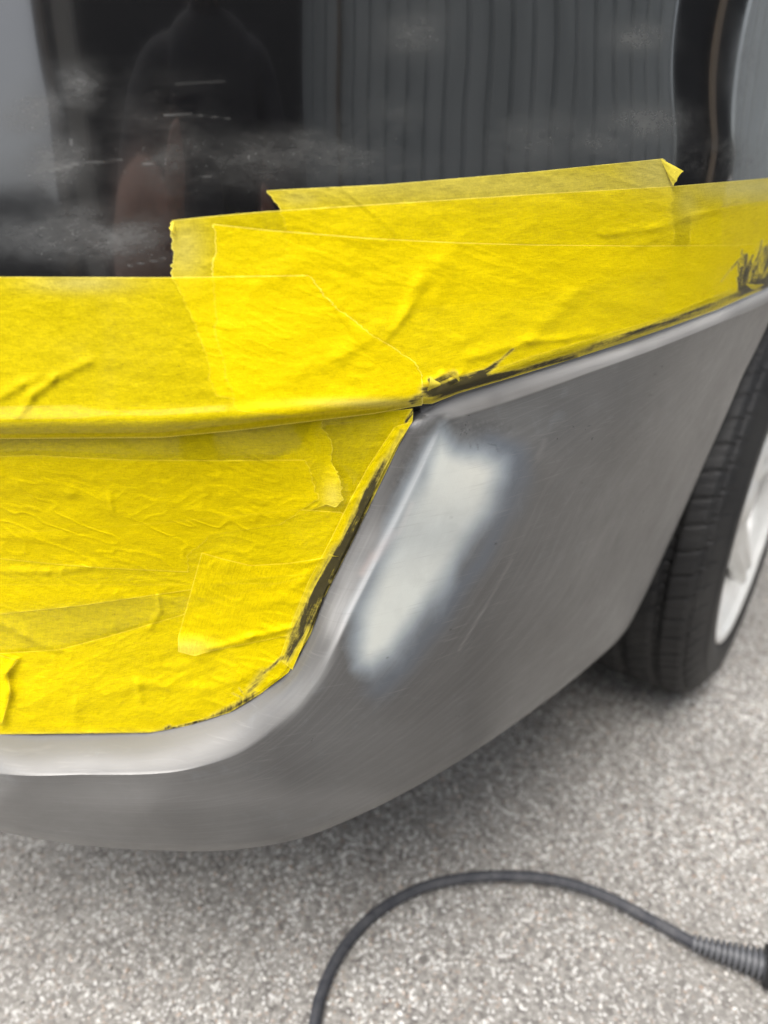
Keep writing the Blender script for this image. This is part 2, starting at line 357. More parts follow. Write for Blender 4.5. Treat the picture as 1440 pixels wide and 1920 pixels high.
# ------------------------------------------------------------------ car
AX=np.array([math.sin(math.radians(40)),math.cos(math.radians(40))]); SN=np.array([AX[1],-AX[0]])   # heading along the car, outward side normal
HUB=np.array([.551,1.000]); HZ=.300; WX=np.array([math.sin(math.radians(35.0)),math.cos(math.radians(35.0))]); WN=np.array([WX[1],-WX[0]])
car=empty('car',(0.4,1.6,0)); tag(car,'black car with bare sanded grey bumper corner and yellow masked panels','car')
def carpart(o): o.parent=car; o.matrix_parent_inverse=Matrix.Translation(-car.location); return o

# black upper panel (also carries most of the tape)
xs=np.r_[np.arange(-1300,-60,30),np.arange(-60,1500,4.5),np.arange(1500,1860,15)]
vs=np.r_[np.linspace(0,.30,16)[:-1],np.linspace(.30,.9,210)[:-1],np.linspace(.9,1,40)]
X=np.repeat(xs[None],len(vs),0); top=-620.0; bot=lb(xs)-1
Y=top+(bot[None]-top)*vs[:,None]
smear=np.zeros(X.shape)
for (cx,cy,rx,ry,s) in [(60,215,55,45,1),(150,165,40,40,.7),(100,300,70,60,.7),(250,450,220,45,.8),(160,430,80,50,.7),(460,300,200,55,.55),(640,280,150,45,.8),(300,215,90,60,.4),
     (1205,65,55,28,1.0),(780,70,60,50,.5),(1215,235,75,35,1.0),(1130,270,70,25,.8),(1375,300,90,35,.8),(1400,120,40,90,.3),(1000,260,130,50,.4),(740,230,60,40,.6),(330,290,100,70,.5)]:
    smear=np.maximum(smear,s*np.exp(-((X-cx)/rx)**2-((Y-cy)/ry)**2))
scr=strokes(X,Y,[(308,217,360,215,1.6,.8),(360,215,430,222,1.2,.35),(95,320,150,306,2,.45),(150,306,230,300,1.6,.35),(330,157,420,152,2.2,.2),(240,498,310,485,1.4,.4),(270,308,285,306,3,.5),(365,330,410,332,1.2,.4),(134,262,134,272,2,.5)])
P=W(X,Y,tA(X,Y)+.0009)
carpart(grid('body_panel',P,PAINT,attrs={'smear':smear,'scratch':scr}))

# recessed panel below the lip (all under tape)
xs=np.r_[np.arange(-700,-20,30),np.arange(-20,790,8)]; ys=np.linspace(0,1,70)
X=np.repeat(xs[None],70,0); top=lb(xs)-28; bot=np.interp(xs,[-700,-300,0,280,350,430,490,540,612,645,700,776,830],[1165,1345,1388,1384,1372,1347,1312,1275,1123,1060,945,800,780])
Y=top[None]+(bot-top)[None]*ys[:,None]
carpart(grid('recessed_panel',W(X,Y,np.maximum(tB(X,Y)+.0009,np.where(X>600,tA(X,Y)+.002,0))),PAINT,attrs={'smear':X*0,'scratch':X*0}))

# bumper
K=np.array([((-683,1150),(-690,1215),(-700,1330)),((-300,1342),(-300,1410),(-300,1510)),((0,1378),(0,1450),(0,1560)),((150,1380),(160,1452),(140,1584)),
 ((280,1375),(290,1450),(280,1594)),((350,1362),(370,1438),(420,1595)),((430,1337),(455,1408),(560,1573)),((490,1301),(530,1350),(690,1521)),
 ((540,1263),(585,1285),(810,1458)),((582,1190),(622,1220),(930,1382)),((612,1115),(655,1150),(1040,1302)),((645,1048),(700,1060),(1110,1245)),
 ((700,935),(765,930),(1168,1190)),((748,835),(808,840),(1205,1125)),((774,788),(830,798),(1235,1062)),((806,764),(852,785),(1262,1002)),
 ((860,741),(895,772),(1290,940)),((961,709),(985,743),(1328,853)),((1085,672),(1110,698),(1364,772)),((1182,641),(1200,666),(1392,706)),
 ((1263,613),(1275,637),(1415,660)),((1343,584),(1350,606),(1436,616)),((1440,541),(1445,563),(1472,541)),((1500,480),(1505,496),(1518,470)),((1600,365),(1604,378),(1610,362))],float)
ns=620; s=np.linspace(0,len(K)-1,ns)
C0=cat(K[:,0],s); C1=cat(K[:,1],s); C3=cat(K[:,2],s)
c1B={2:.376,3:.376,4:.377,5:.378,6:.381,7:.384,8:.386,9:.387,10:.388,11:.389,12:.390,13:.392,14:.394,15:.397,16:.400}
ct=[pf(K[i,1,0],K[i,1,1],b_) for i,b_ in c1B.items()]
for i in (17,18,19,20,21,22): ct.append((K[i,1,0],K[i,1,1],float(tA(K[i,1,0],K[i,1,1]-34))+.0005))
ct+=[pf(*q) for q in [(0,1560,.400),(280,1594,.392),(560,1573,.395),(690,1521,.402),(0,1505,.374),(280,1520,.374),(600,1440,.386),(760,1350,.392),(900,1200,.398),(820,1050,.392),(1010,850,.393),(1000,1000,.397),(1200,800,.402),(1050,1150,.415)]]
ct+=[tuple(float(v) for v in proj(*q)) for q in [(-.75,.54,.40),(-.75,.57,.29)]]
ct+=[(930,1382,.655),(1040,1302,.72),(1168,1190,.79),(1262,1002,.775),(1340,840,.765),(1436,616,.745),(1600,365,.95)]
TC=TPS(ct,2e-3)
nb,nf=14,150
vb=np.linspace(0,1,nb); vf=np.linspace(0,1,nf)**1.05
C0t=np.where(C0[:,0]>800,tA(C0[:,0],C0[:,1])+.0035,tB(C0[:,0],C0[:,1])-.0010)
bl=smooth01((s-13.2)/1.3); C0t=(1-bl)*(tB(C0[:,0],C0[:,1])-.0012)+bl*(_A(C0[:,0],C0[:,1])+.0095)
C1t=TC(C1[:,0],C1[:,1])
px=np.vstack([C0[:,0]*(1-a)+C1[:,0]*a for a in vb[:-1]]+[C1[:,0]*(1-a)+C3[:,0]*a for a in vf])
py=np.vstack([C0[:,1]*(1-a)+C1[:,1]*a for a in vb[:-1]]+[C1[:,1]*(1-a)+C3[:,1]*a for a in vf])
it=[(1/C0t)*(1-a)+(1/C1t)*a+.010*math.sin(a*math.pi) for a in vb[:-1]]
tf=TC(px[nb-1:],py[nb-1:]); edge=np.hypot(C3[:,0]-C1[:,0],C3[:,1]-C1[:,1])[None]*(1-vf[:,None])
tf=tf+.006*np.clip(1-edge/14,0,1)**2
T=1/np.vstack(it+[1/tf])
# round the crest
for _ in range(3):
    I=1/T; J=I.copy(); wgt=np.zeros(len(I)); wgt[nb-4:nb+4]=1; wgt=wgt[:,None]
    J[1:-1]=I[1:-1]*(1-.5*wgt[1:-1])+.25*wgt[1:-1]*(I[:-2]+I[2:]); T=1/J
soft=(s>6)&(s<13.4)
sw=smooth01((s-5.5)/1.5)*smooth01((14-s)/1.2)
for _ in range(7):
    I=1/T; J=I.copy(); wgt=np.zeros(len(I)); wgt[nb-8:nb+9]=1; wgt=wgt[:,None]*sw[None]
    J[1:-1]=I[1:-1]*(1-.5*wgt[1:-1])+.25*wgt[1:-1]*(I[:-2]+I[2:]); T=1/J
PB=W(px,py,T)
inn=np.array([-.012,.030,.004]); ret0=PB[0]+np.array([0,.010,.002]); retN=[PB[-1]+inn*.25,PB[-1]+inn]
PB=np.vstack([ret0[None],PB]+[r[None] for r in retN])
pxx=np.vstack([px[:1],px,px[-1:],px[-1:]]); pyy=np.vstack([py[:1],py,py[-1:],py[-1:]])
FIL=[(828,806),(856,838),(905,842),(945,862),(950,895),(932,945),(900,998),(868,1045),(838,1100),(795,1165),(742,1232),(700,1264),(664,1252),(655,1215),(668,1150),(700,1070),(738,975),(778,890),(806,828)]
sdv=polysd(pxx,pyy,FIL)
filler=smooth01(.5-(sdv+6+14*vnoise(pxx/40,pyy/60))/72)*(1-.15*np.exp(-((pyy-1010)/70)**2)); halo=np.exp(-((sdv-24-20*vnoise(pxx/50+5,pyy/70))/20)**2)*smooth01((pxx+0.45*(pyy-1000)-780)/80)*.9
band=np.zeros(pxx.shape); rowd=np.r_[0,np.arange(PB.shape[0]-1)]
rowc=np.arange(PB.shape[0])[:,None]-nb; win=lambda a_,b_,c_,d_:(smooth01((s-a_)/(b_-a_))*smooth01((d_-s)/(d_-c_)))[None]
band=np.exp(-(rowc/1.7)**2)*win(8.3,10,12.9,13.9)*.95+np.exp(-((rowc+5)/5.0)**2)*win(8.8,9.9,10.4,12.2)*(.55+.5*vnoise(pxx/35,pyy/50))+np.exp(-((rowc-2)/5.0)**2)*win(6.5,7.6,8.4,9.6)*.28  # crest highlight painted as a pale line, plus whitish sanded-through primer beside it
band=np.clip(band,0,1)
pink=strokes(pxx,pyy,[(772,945,748,1000,6,.55),(740,1000,705,1045,9,.5),(700,1040,680,1075,7,.35)])
mark_shade=strokes(pxx,pyy,[(1150,820,1148,868,2.5,.5),(1185,800,1186,820,2,.5),(1192,790,1193,826,2,.6),(1200,795,1200,822,2,.5),(1212,800,1212,815,1.6,.4),(880,830,884,842,1.5,.6),(895,832,897,844,1.5,.6),(915,832,930,835,1.6,.6),(930,835,934,846,1.4,.6),(1140,850,1136,872,2,.3)])
mark_shade=np.maximum(mark_shade,.5*strokes(pxx,pyy,[(796,795,742,905,13,1)]))  # dark stroke beside the ridge, shade painted in for contrast
mark_shade=np.maximum(mark_shade,.55*np.exp(-((pxx-900)/60)**2-((pyy-800)/16)**2))
rowi=np.arange(PB.shape[0])[:,None]-nb
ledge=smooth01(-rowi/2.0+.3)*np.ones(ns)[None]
ledge=ledge*(.10+.80*smooth01((8.2-s)/3.2)[None]+.3*smooth01((s-14.3)/1.2)[None])  # ledge and top chamfer paler primer, partly light from above painted in
pin=strokes(pxx,pyy,[(x_,y_,x_+.5,y_,w_,1) for x_,y_,w_ in [(1241,687,1.6),(1228,702,1.7),(1218,741,1.8),(1224,740,1.2),(845,971,1.6),(1104,799,1.6),(753,973,1.8),(845,1180,1.4),(930,1020,1.3),(1090,905,1.2),(1300,880,1.3),(726,1234,1.5)]])
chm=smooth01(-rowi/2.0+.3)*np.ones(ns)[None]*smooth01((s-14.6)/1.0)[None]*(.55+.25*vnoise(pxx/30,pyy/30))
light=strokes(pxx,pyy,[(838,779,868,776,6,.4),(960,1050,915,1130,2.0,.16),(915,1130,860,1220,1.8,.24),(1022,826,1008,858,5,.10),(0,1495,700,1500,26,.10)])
q=pyy/1920
uvb=np.stack([np.repeat((s/len(K))[None],PB.shape[0],0)*4,np.repeat(np.linspace(0,1,PB.shape[0])[:,None],ns,1)],-1)
bumper=carpart(grid('bumper',PB,BUMPER,attrs=dict(filler=filler,halo=halo,band=band,pink=pink,mark_shade=mark_shade,light=np.maximum(light,chm),ledge=np.clip(ledge,0,1.6),pin=pin),uv=uvb))

# hidden bulk of the car (roofline, underside), seen only from the side or as shade
def off(p,a,b): return (p[0]+AX[0]*a+SN[0]*b,p[1]+AX[1]*a+SN[1]*b)
hx=(HUB[0],HUB[1])
rear=[(-1.40,1.30),(-1.10,.95),(-.72,.64),(-.35,.50),(-.05,.50),(.06,.55),(.14,.62),(.19,.70)]
side=[off(hx,-.34,-.30),off(hx,.34,-.30),off(hx,.38,-.07),off(hx,2.0,-.05),off(hx,3.4,-.10),off(hx,3.6,-.5),off(hx,3.6,-1.5)]
bm=bmesh.new(); prism(bm,rear+side,.385,.58); prism(bm,[(-1.3,1.42),(-.9,.98),(-.4,.70),(-.02,.66),(.14,.74),off(hx,-.36,-.31),off(hx,.30,-.31),off(hx,.30,-1.45)],.21,.384); prism(bm,[off(hx,.38,-.35),off(hx,3.3,-.25),off(hx,3.3,-1.45),off(hx,.38,-1.45)],.20,.384); carpart(bmobj('underbody',bm,DARK))
up=[(-1.38,1.30),(-1.05,.95),(-.68,.64),(-.32,.49),(-.05,.49),(.09,.55),(.23,.70)]+[off(hx,-.1,-.075),off(hx,.6,-.06),off(hx,2.0,-.05),off(hx,3.4,-.10),off(hx,3.6,-.5),off(hx,3.6,-1.5)]
bm=bmesh.new(); prism(bm,up,.66,.90)
cab=[(-1.0,1.55),(-.7,1.05),(-.2,.82),(.14,.92),off(hx,.1,-.24),off(hx,2.0,-.22),off(hx,2.2,-.5),off(hx,2.2,-1.3)]
prism(bm,cab,.9001,1.40); carpart(bmobj('body_shell',bm,PAINT,bevel=.03))
# wheel-arch liner
a=np.linspace(math.radians(-25),math.radians(140),60); rows=[]
for dep in (-.035,-.06,-.26,-.262):
    r=.345 if dep!=-.262 else .1
    rows.append(np.stack([HUB[0]+WX[0]*np.cos(a)*r+WN[0]*dep,HUB[1]+WX[1]*np.cos(a)*r+WN[1]*dep,HZ+np.sin(a)*r],-1))
carpart(grid('arch_liner',np.array(rows),DARK))

# wheel: tyre lathe with grooves, rim with spokes
def lathe(prof,n=220,fn=None,a0=0,a1=2*math.pi):
    a=np.linspace(a0,a1,n,endpoint=False); prof=np.array(prof,float)
    R=np.repeat(prof[:,1][:,None],n,1); D=np.repeat(prof[:,0][:,None],n,1); A_=np.repeat(a[None],len(prof),0)
    if fn is not None: R=fn(D,R,A_)
    return np.stack([HUB[0]+WX[0]*np.cos(A_)*R+WN[0]*D,HUB[1]+WX[1]*np.cos(A_)*R+WN[1]*D,HZ+np.sin(A_)*R],-1)
RO=.300; WT=.205                       # outer radius, tyre width; depth 0 = outer sidewall plane, negative = inboard
half=[(-.010,.2105),(-.003,.2125),(-.001,.216),(.0015,.218),(.003,.234),(.0035,.246),(.002,.254),(.0028,.256),(.0005,.258),(-.003,.267),(-.008,.277),(-.0085,.2782),(-.014,.286),(-.0150,.2868)]
tread=[]
for (d0,d1) in ((-.020,-.050),(-.058,-.093),(-.102,-.137),(-.146,-.184)):
    tread+=[(d0,None,0),(d0-.0015,None,1)]+[(d0-(d0-d1)*k,None,1) for k in (.25,.5,.75)]+[(d1+.0015,None,1),(d1,None,0)]
def crown(d): 
    u=abs(d+WT/2)/(WT/2); return RO-.0115*u**3.2
prof=list(half)
tr=[(d,crown(d)-(0 if f else .007)) for d,_,f in tread]
prof+=tr+[(-WT-d,r) for d,r in half[::-1]]
prof=np.array(prof); nt_=len(half); ntr=len(tr)
def groove(D,R,A_):
    R=R.copy(); n=A_.shape[1]; N=58
    for k in range(nt_-4,nt_+ntr):
        d=prof[k,0]; ph=(A_[k]/(2*math.pi)*N+ d*26*(1 if (k//7)%2 else .4)+ (.5 if (k//7)%2 else 0))%1
        dep=.0062*(smooth01((ph-.0)/.04)*smooth01((.11-ph)/.04))+.0018*(smooth01((ph-.45)/.03)*smooth01((.54-ph)/.03)); R[k]=R[k]-dep*(1 if d<-.05 else .55)
    return R
wheel=empty('wheel'); wheel.name='wheel'
bm=bmesh.new(); bmesh.ops.create_cone(bm,cap_ends=True,segments=64,radius1=.145,radius2=.145,depth=.024)
disc=bmobj('wheel',bm,STEEL,smooth=False); bpy.data.objects.remove(wheel)
rot=Vector((WN[0],WN[1],0)).to_track_quat('Z','Y').to_matrix().to_4x4()
disc.data.transform(Matrix.Translation((HUB[0]-WN[0]*.11,HUB[1]-WN[1]*.11,HZ))@rot)
carpart(disc)
ty=grid('tyre',lathe(prof,1140,groove),RUBBER,disc,closed_c=True)
rp=[(-.012,.212),(-.002,.211),(.0,.2085),(-.002,.204),(-.008,.203),(-.014,.199),(-.018,.192),(-.032,.188),(-.060,.185),(-.120,.182),(-.19,.194),(-.195,.208)]
rim=grid('rim',lathe(rp,160),RIM,disc,closed_c=True)
# spokes + hub as one dished face with openings (part: spoke each)
def spoke(k,N=5):
    a0=2*math.pi*k/N+math.radians(14)
    rs=np.linspace(.045,.202,22); rows=[]
    for j,u in enumerate(np.linspace(-1,1,17)):
        w=.030+.011*np.cos((rs-.045)/.161*math.pi)+.010*smooth01((rs-.17)/.04)
        lat=w*u; valley=.012*math.exp(-(u/.35)**2)*smooth01((rs-.06)/.05)
        dep=-.014-.020*(1-smooth01((rs-.04)/.17))+.004-.0- .020*abs(u)**4-valley
        lat=lat
        x=np.cos(a0)*rs-np.sin(a0)*lat; z=np.sin(a0)*rs+np.cos(a0)*lat
        rows.append(np.stack([HUB[0]+WX[0]*x+WN[0]*dep,HUB[1]+WX[1]*x+WN[1]*dep,HZ+z],-1))
    o=grid('spoke',np.array(rows),RIM,disc); sm_=o.modifiers.new('solid','SOLIDIFY'); sm_.thickness=.012; sm_.offset=0
for k in range(5): spoke(k)
cp_=[(-.032,.058),(-.026,.056),(-.022,.034),(-.016,.032),(-.015,.0001)]
grid('hub_cap',lathe(cp_,48),RIM,disc,closed_c=True)

# ------------------------------------------------------------------ masking tape strips
RIDGES_U=[(-10,752,40,722,9,1.6),(40,722,75,708,7,.9),(38,778,62,742,8,1.6),(62,742,100,712,9,2.0),(100,712,172,676,8,1.2),(645,357,700,402,4,.7),(700,402,745,440,6,.5),
 (722,638,762,588,9,1.3),(762,588,790,530,11,1.5),(790,530,860,455,16,1.0),(640,668,715,618,14,1.3),(560,700,640,668,18,.8),(1000,628,1075,560,14,1.3),(1075,560,1130,520,20,.7),
 (1130,440,1230,428,7,1.0),(1230,428,1300,405,8,1.2),(1300,405,1440,372,9,1.0),(1180,470,1240,440,9,.6),(1320,400,1440,350,7,.6),(480,540,560,500,20,.7),(820,560,850,500,12,.6),
 (880,672,993,640,9,1.4),(993,640,1060,636,7,1.5),(1060,636,1120,625,6,1.0),(1130,560,1210,580,22,.9),(430,620,520,640,26,.8),(860,640,930,600,14,.7),(950,450,1000,420,16,.5),(800,720,830,702,6,1.6),(830,702,848,716,5,1.8),(848,716,866,700,5,1.5)]
RIDGES_L=[(0,1070,90,1074,6,1.4),(90,1074,170,1064,6,1.0),(-5,1166,50,1195,7,1.6),(50,1195,105,1218,8,1.3),(295,1118,300,1145,4,1.4),(300,1145,280,1178,5,1.2),(0,905,130,925,14,.8),(130,925,205,938,9,.9),(205,930,210,955,5,1.0),
 (395,1216,470,1196,6,1.6),(470,1196,545,1178,6,1.7),(440,1208,460,1206,5,.8),(0,1005,120,1010,8,.7),(200,1300,262,1285,10,.9),(262,1285,380,1290,8,.8),(255,1275,262,1310,6,1.0),(262,1310,300,1370,8,.7),
 (140,1362,150,1300,14,.8),(60,1320,120,1290,16,.8),(330,1250,390,1235,10,1.0),(330,1275,400,1248,8,.9),(300,1230,330,1215,8,.7),(28,1238,10,1262,6,2.2),(10,1262,14,1300,7,3.0),(14,1300,4,1352,8,2.5),
 (400,1100,430,1060,16,.8),(560,1095,590,1065,9,1.0),(440,1150,560,1110,16,.6),(150,1190,350,1150,9,.5),(655,905,665,960,6,1.0),(640,960,655,1000,6,.9),(560,810,590,835,6,.6),(540,1060,600,1050,6,.8),(100,830,100,850,20,.2),(380,975,540,960,12,.5),(370,1300,470,1262,12,.9),(30,870,45,905,12,.9)]
DIRT=[(772,752,800,735,7,.9),(800,735,850,722,13,1.1),(806,712,812,722,5,1.0),(818,716,850,700,7,.9),(850,718,905,702,8,1.1),(905,702,930,682,5,1.0),(930,682,962,655,3,.9),(850,730,960,700,7,.75),
 (960,700,1080,668,4,.6),(1000,680,1110,652,3.5,.5),(1100,655,1240,616,6,.85),(1180,632,1290,590,8,1.0),(1290,592,1385,556,8,1.1),(1385,556,1440,532,8,1.0),(1240,612,1360,578,4,.6),
 (775,768,762,790,4,.8),(755,810,715,880,7,.5),(722,865,690,930,9,.6),(690,925,664,985,11,.85),(676,960,640,1040,11,.95),(636,1035,604,1092,15,.95),(604,1092,570,1160,15,.95),(575,1150,550,1195,12,.8),
 (555,1190,538,1236,9,.75),(662,985,612,1085,4,1.15),(600,1100,566,1165,4,1.15),(530,1232,495,1262,4,.8),(492,1262,468,1296,9,.6),(436,1300,455,1309,2,.6),(448,1290,462,1306,2,.6),(456,1312,478,1298,3,.6),(478,1305,400,1344,7,.75),(400,1346,320,1366,3,.8),(310,1366,318,1362,4,.9)]
DIRT_U=[d_ for d_ in DIRT if d_[1]<760 and d_[0]<970]
_r=np.random.RandomState(11)
for _i in range(30):
    _x=1385+_r.rand()*75; _y=541-(_x-1388)*.30; _l=30+_r.rand()*55; _s=.1+.75*(_r.rand()-.35); _c=_r.rand()*10-5
    _xm=_x+_s*_l*.5+_c
    DIRT_U+=[(_x,_y,_xm,_y-_l*.55,2.0+_r.rand()*2.6,.7+_r.rand()*.45),(_xm,_y-_l*.55,_x+_s*_l,_y-_l,1.5+_r.rand()*1.8,.55+_r.rand()*.4)]
DIRT_U+=[(1352,528,1370,505,2.4,.6),(1370,505,1396,476,3,.65),(1396,540,1398,480,6,.95),(1420,530,1428,470,14,.5),(1437,535,1440,470,12,.8),(1405,535,1412,500,10,.6)]
G='yellow masking tape strips stuck on the car'
def resample(P,n):
    P=np.array(P,float); d=np.r_[0,np.cumsum(np.hypot(*np.diff(P,axis=0).T))]; u=np.asarray(n)*d[-1]
    return np.stack([np.interp(u,d,P[:,0]),np.interp(u,d,P[:,1])],-1)
def axis(L,step=3.2):
    n=max(int(L/step),4); u=np.linspace(0,1,n+1); e=np.array([1.0,2.2])/L
    return np.unique(np.r_[u,e,1-e])
def strip(label,top,bottom,left,right,layer,surf,torn='lr',lift=None,seed=0,wr=1.0,pale=None,rot=0):
    """a length of tape bounded by four traced edges, laid on the surface surf at its layer"""
    L=max(np.hypot(*np.diff(np.array(top,float),axis=0).T).sum(),np.hypot(*np.diff(np.array(bottom,float),axis=0).T).sum())
    Hh=max(np.hypot(*np.diff(np.array(left,float),axis=0).T).sum(),np.hypot(*np.diff(np.array(right,float),axis=0).T).sum())
    U=axis(L); V=axis(Hh); a=resample(top,U); b=resample(bottom,U); l=resample(left,V); r=resample(right,V)
    u=U[None,:,None]; v=V[:,None,None]
    c=(1-v)*a[None]+v*b[None]+(1-u)*l[:,None]+u*r[:,None]-((1-u)*(1-v)*a[0]+u*(1-v)*a[-1]+(1-u)*v*b[0]+u*v*b[-1])
    x=c[...,0].copy(); y=c[...,1].copy()
    j=(vnoise(V*Hh/5+seed*13,V*0+seed)*5+vnoise(V*Hh/1.9+seed*7,V*0+3)*2.6+vnoise(V*Hh/22+seed,V*0+9)*6)
    if 'l' in torn: x+=(j[:,None]*np.exp(-U*L/9)[None])
    if 'r' in torn: x+=(j[::-1][:,None]*np.exp(-(1-U)*L/9)[None])
    R=RIDGES_U if surf is tA else RIDGES_L
    h=np.zeros(x.shape)
    for (x0,y0,x1,y1,w,hh) in R:
        d,_=segd(x,y,x0,y0,x1,y1); nx=-(y1-y0); ny=(x1-x0); side=((x-x0)*nx+(y-y0)*ny)
        wob=1+.5*vnoise(x/14,y/14); h+=hh*(.62 if surf is tA else .75)*wr*np.exp(-(d/(w*np.where(side>0,.95,1.45)))**2*1.2)*wob
    amp=(.75 if surf is tA else 1.25)*wr; xr=x+.45*y; yr=y-.35*x
    h+=amp*(fbm(xr/95+3,yr/52+1,2)+.45)+.35*amp*(fbm(xr/38,yr/17+7,2)+.3)+ .14*wr*fbm(x/16,y/7,2)
    h+=.10*seed*0
    cm=smooth01((fbm(x/150+4,y/130+8,1)+.12)*4)
    rd=np.clip(1-np.abs(fbm(xr/70+9,yr/20+3,2))*5.5,0,1)**2; rd2=np.clip(1-np.abs(fbm((x-.8*y)/55+2,(y+.6*x)/24+6,2))*5.5,0,1)**2
    h+=(.55 if surf is tB else .22)*wr*cm*rd+(.32 if surf is tB else .10)*wr*(1-cm)*rd2
    if lift is not None: h+=lift(x,y)
    hm=np.maximum(h,-.15)*.001
    t=surf(x,y)-.00015-.00030*layer-hm-.0002
    ed=np.minimum(np.minimum(U[None]*L,(1-U)[None]*L),np.minimum(V[:,None]*Hh,(1-V)[:,None]*Hh))
    e=np.clip(1.4-ed/1.3,0,1)*np.ones(x.shape)*(1 if surf is tA else .4)
    if surf is tA:
        sal=x/1000; sdi=(lb(x)-y)*.95/1000; o_=sdi*1000; fan=smooth01((x-1340)/30)*smooth01((o_-14)/14)
        dirt=strokes(x,y,DIRT_U)+smooth01((x-790)/60)*(.55*np.exp(-((o_-9)/6)**2)+smooth01((x-1060)/90)*.55*np.exp(-((o_-15)/6)**2)+smooth01((960-x)/70)*.5*np.exp(-((o_-18)/11)**2))
        sdi=sdi*(1-fan)+fan*(x*.93+y*.36)/1000; sal=sal*(1-fan)+fan*(y*.9)/1000
    else:
        xx=np.interp(y,[768,788,834,934,1047,1114,1189,1262,1300],[790,774,748,700,645,612,582,540,490]); sal=y/1000; sdi=(xx-x)*.88/1000; o_=sdi*1000
        dirt=strokes(x,y,DIRT)+smooth01((y-830)/120)*smooth01((1250-y)/60)*(.55*np.exp(-((o_-13)/8)**2)+.35*np.exp(-((o_-3)/4)**2))
    dirt=np.clip(dirt,0,1.15)
    pl=np.zeros(x.shape)
    for (cx,cy,rx,ry,sg) in (pale or []): pl=np.maximum(pl,sg*np.exp(-((x-cx)/rx)**2-((y-cy)/ry)**2))
    uv=np.stack([np.broadcast_to(U[None]*L/1000,x.shape)+seed*1.37,np.broadcast_to(V[:,None]*Hh/1000,x.shape)+seed*.61],-1)
    if rot: uv=uv[...,::-1].copy()
    o=grid('masking_tape',W(x,y,t),TAPE,attrs=dict(edge=e,dirt=dirt,pale=pl,sal=sal,sdi=sdi),uv=uv)
    tag(o,label,'tape',G); return o
def lo(f,x0,x1,n=40,d=0): 
    x=np.linspace(x0,x1,n); return np.stack([x,f(x)+d],-1)
E=1560
s0=strip('pale tape patch showing through the two long strips at the right edge',[(1296,398),(1440,376),(E,352)],[(1290,520),(1440,470),(E,410)],[(1296,398),(1290,520)],[(E,352),(E,410)],0,tA,seed=1)
s1=strip('highest tape strip on the black paint, right corner curled over',[(500,357),(720,346),(1000,322),(1245,297)],[(560,600),(1000,560),(1262,500)],[(500,357),(526,392),(540,470),(560,600)],[(1245,297),(1266,318),(1262,350),(1262,500)],1,tA,seed=2,pale=[(1240,320,90,60,.8),(900,345,500,40,.5),(560,370,50,20,.5)])
s2=strip('long second tape strip, torn left end on black paint just above the big left strip',[(321,413),(420,403),(500,396),(720,382),(1000,364),(1262,349),(1440,334),(E,318)],[(402,742),(560,768),(700,752),(800,738),(1000,668),(1222,602),(1384,538),(1440,511),(E,380)],[(321,413),(325,520),(345,565),(380,640),(395,720),(402,742)],[(E,318),(E,380)],2,tA,torn='l',seed=3,pale=[(345,470,40,60,.6),(1400,350,120,25,.9),(1290,370,25,40,.5)])
LBe=[(x,y-1.5) for x,y in LB if 800<=x<1500]+[(E,405)]
s3=strip('wide tape strip along the top bumper seam with black sanding smears',[(400,420),(500,431),(700,447),(860,455),(1000,459),(1200,461),(1380,460),(1440,455),(E,400)],[(440,770),(560,783),(700,768),(775,758)]+[(810,757)]+LBe[1:],[(400,420),(405,470),(398,520),(408,640),(440,770)],[(E,400),(E,405)],3,tA,torn='l',seed=4)
s4=strip('broad olive yellow tape strip at the left, folded under the panel lip',[(-420,500),(-200,512),(0,519),(300,520),(580,516)],[(-420,790),(-200,824),(0,823),(300,821),(450,807),(560,793),(700,776),(790,760)],[(-420,500),(-420,790)],[(580,516),(606,556),(640,584),(700,628),(775,676),(795,700),(790,760)],4,tA,torn='r',seed=5,lift=lambda x,y:1.0*smooth01((x+.75*(517-y)-570)/20)*smooth01((700-y)/60),pale=[(150,530,90,18,.7),(700,756,120,8,.8)])
# lower, recessed area
BX=np.array([-420,-200,0,280,350,430,490,540,582,612,645,700,748,774,790]); BY=np.array([1290,1350,1377,1374,1361,1336,1300,1262,1189,1114,1047,934,834,788,778])
strip('lowest tape layer filling the upper half of the recess',[(-420,850),(-200,862),(0,862),(300,866),(500,866),(560,840),(590,782),(775,764)],[(-420,1120),(0,1130),(300,1120),(605,1120)],[(-420,850),(-420,1120)],[(775,766),(774,788),(748,834),(700,934),(645,1047),(608,1120)],0,tB,torn='',seed=6,wr=.8)
strip('lowest layer of tape lining the bottom half of the recess above the pale ledge',[(-420,1080),(0,1095),(300,1095),(616,1092)],[(-420,1290),(-200,1350),(0,1377),(280,1374),(350,1361),(430,1336),(490,1300),(530,1268)],[(-420,1080),(-420,1290)],[(616,1092),(582,1189),(540,1262),(530,1268)],1,tB,torn='',seed=7)
strip('shaded tape strip tucked under the lip, loose torn tongue at its right end',[(-420,786),(-200,812),(0,812),(300,808),(500,792),(600,786)],[(-420,1010),(0,1040),(300,1010),(560,965),(612,946),(632,951)],[(-420,786),(-420,1010)],[(600,786),(611,812),(622,828),(626,872),(640,910),(641,938),(632,951)],2,tB,torn='r',seed=8,lift=lambda x,y:5.0*smooth01((x-600)/35)*smooth01((y-850)/60),pale=[(625,930,18,25,.5)])
strip('smooth horizontal tape strip ending in a ragged tear above the slanted patch',[(-420,830),(-50,858),(60,853),(150,858),(240,862),(400,863),(572,862)],[(-420,1000),(-60,1040),(0,1048),(100,1058),(200,1066),(352,1073)],[(-420,830),(-420,1000)],[(572,862),(582,880),(588,905),(596,935),(560,962),(520,984),(455,994),(398,1004),(352,1040),(354,1062),(352,1073)],4,tB,torn='r',seed=9)
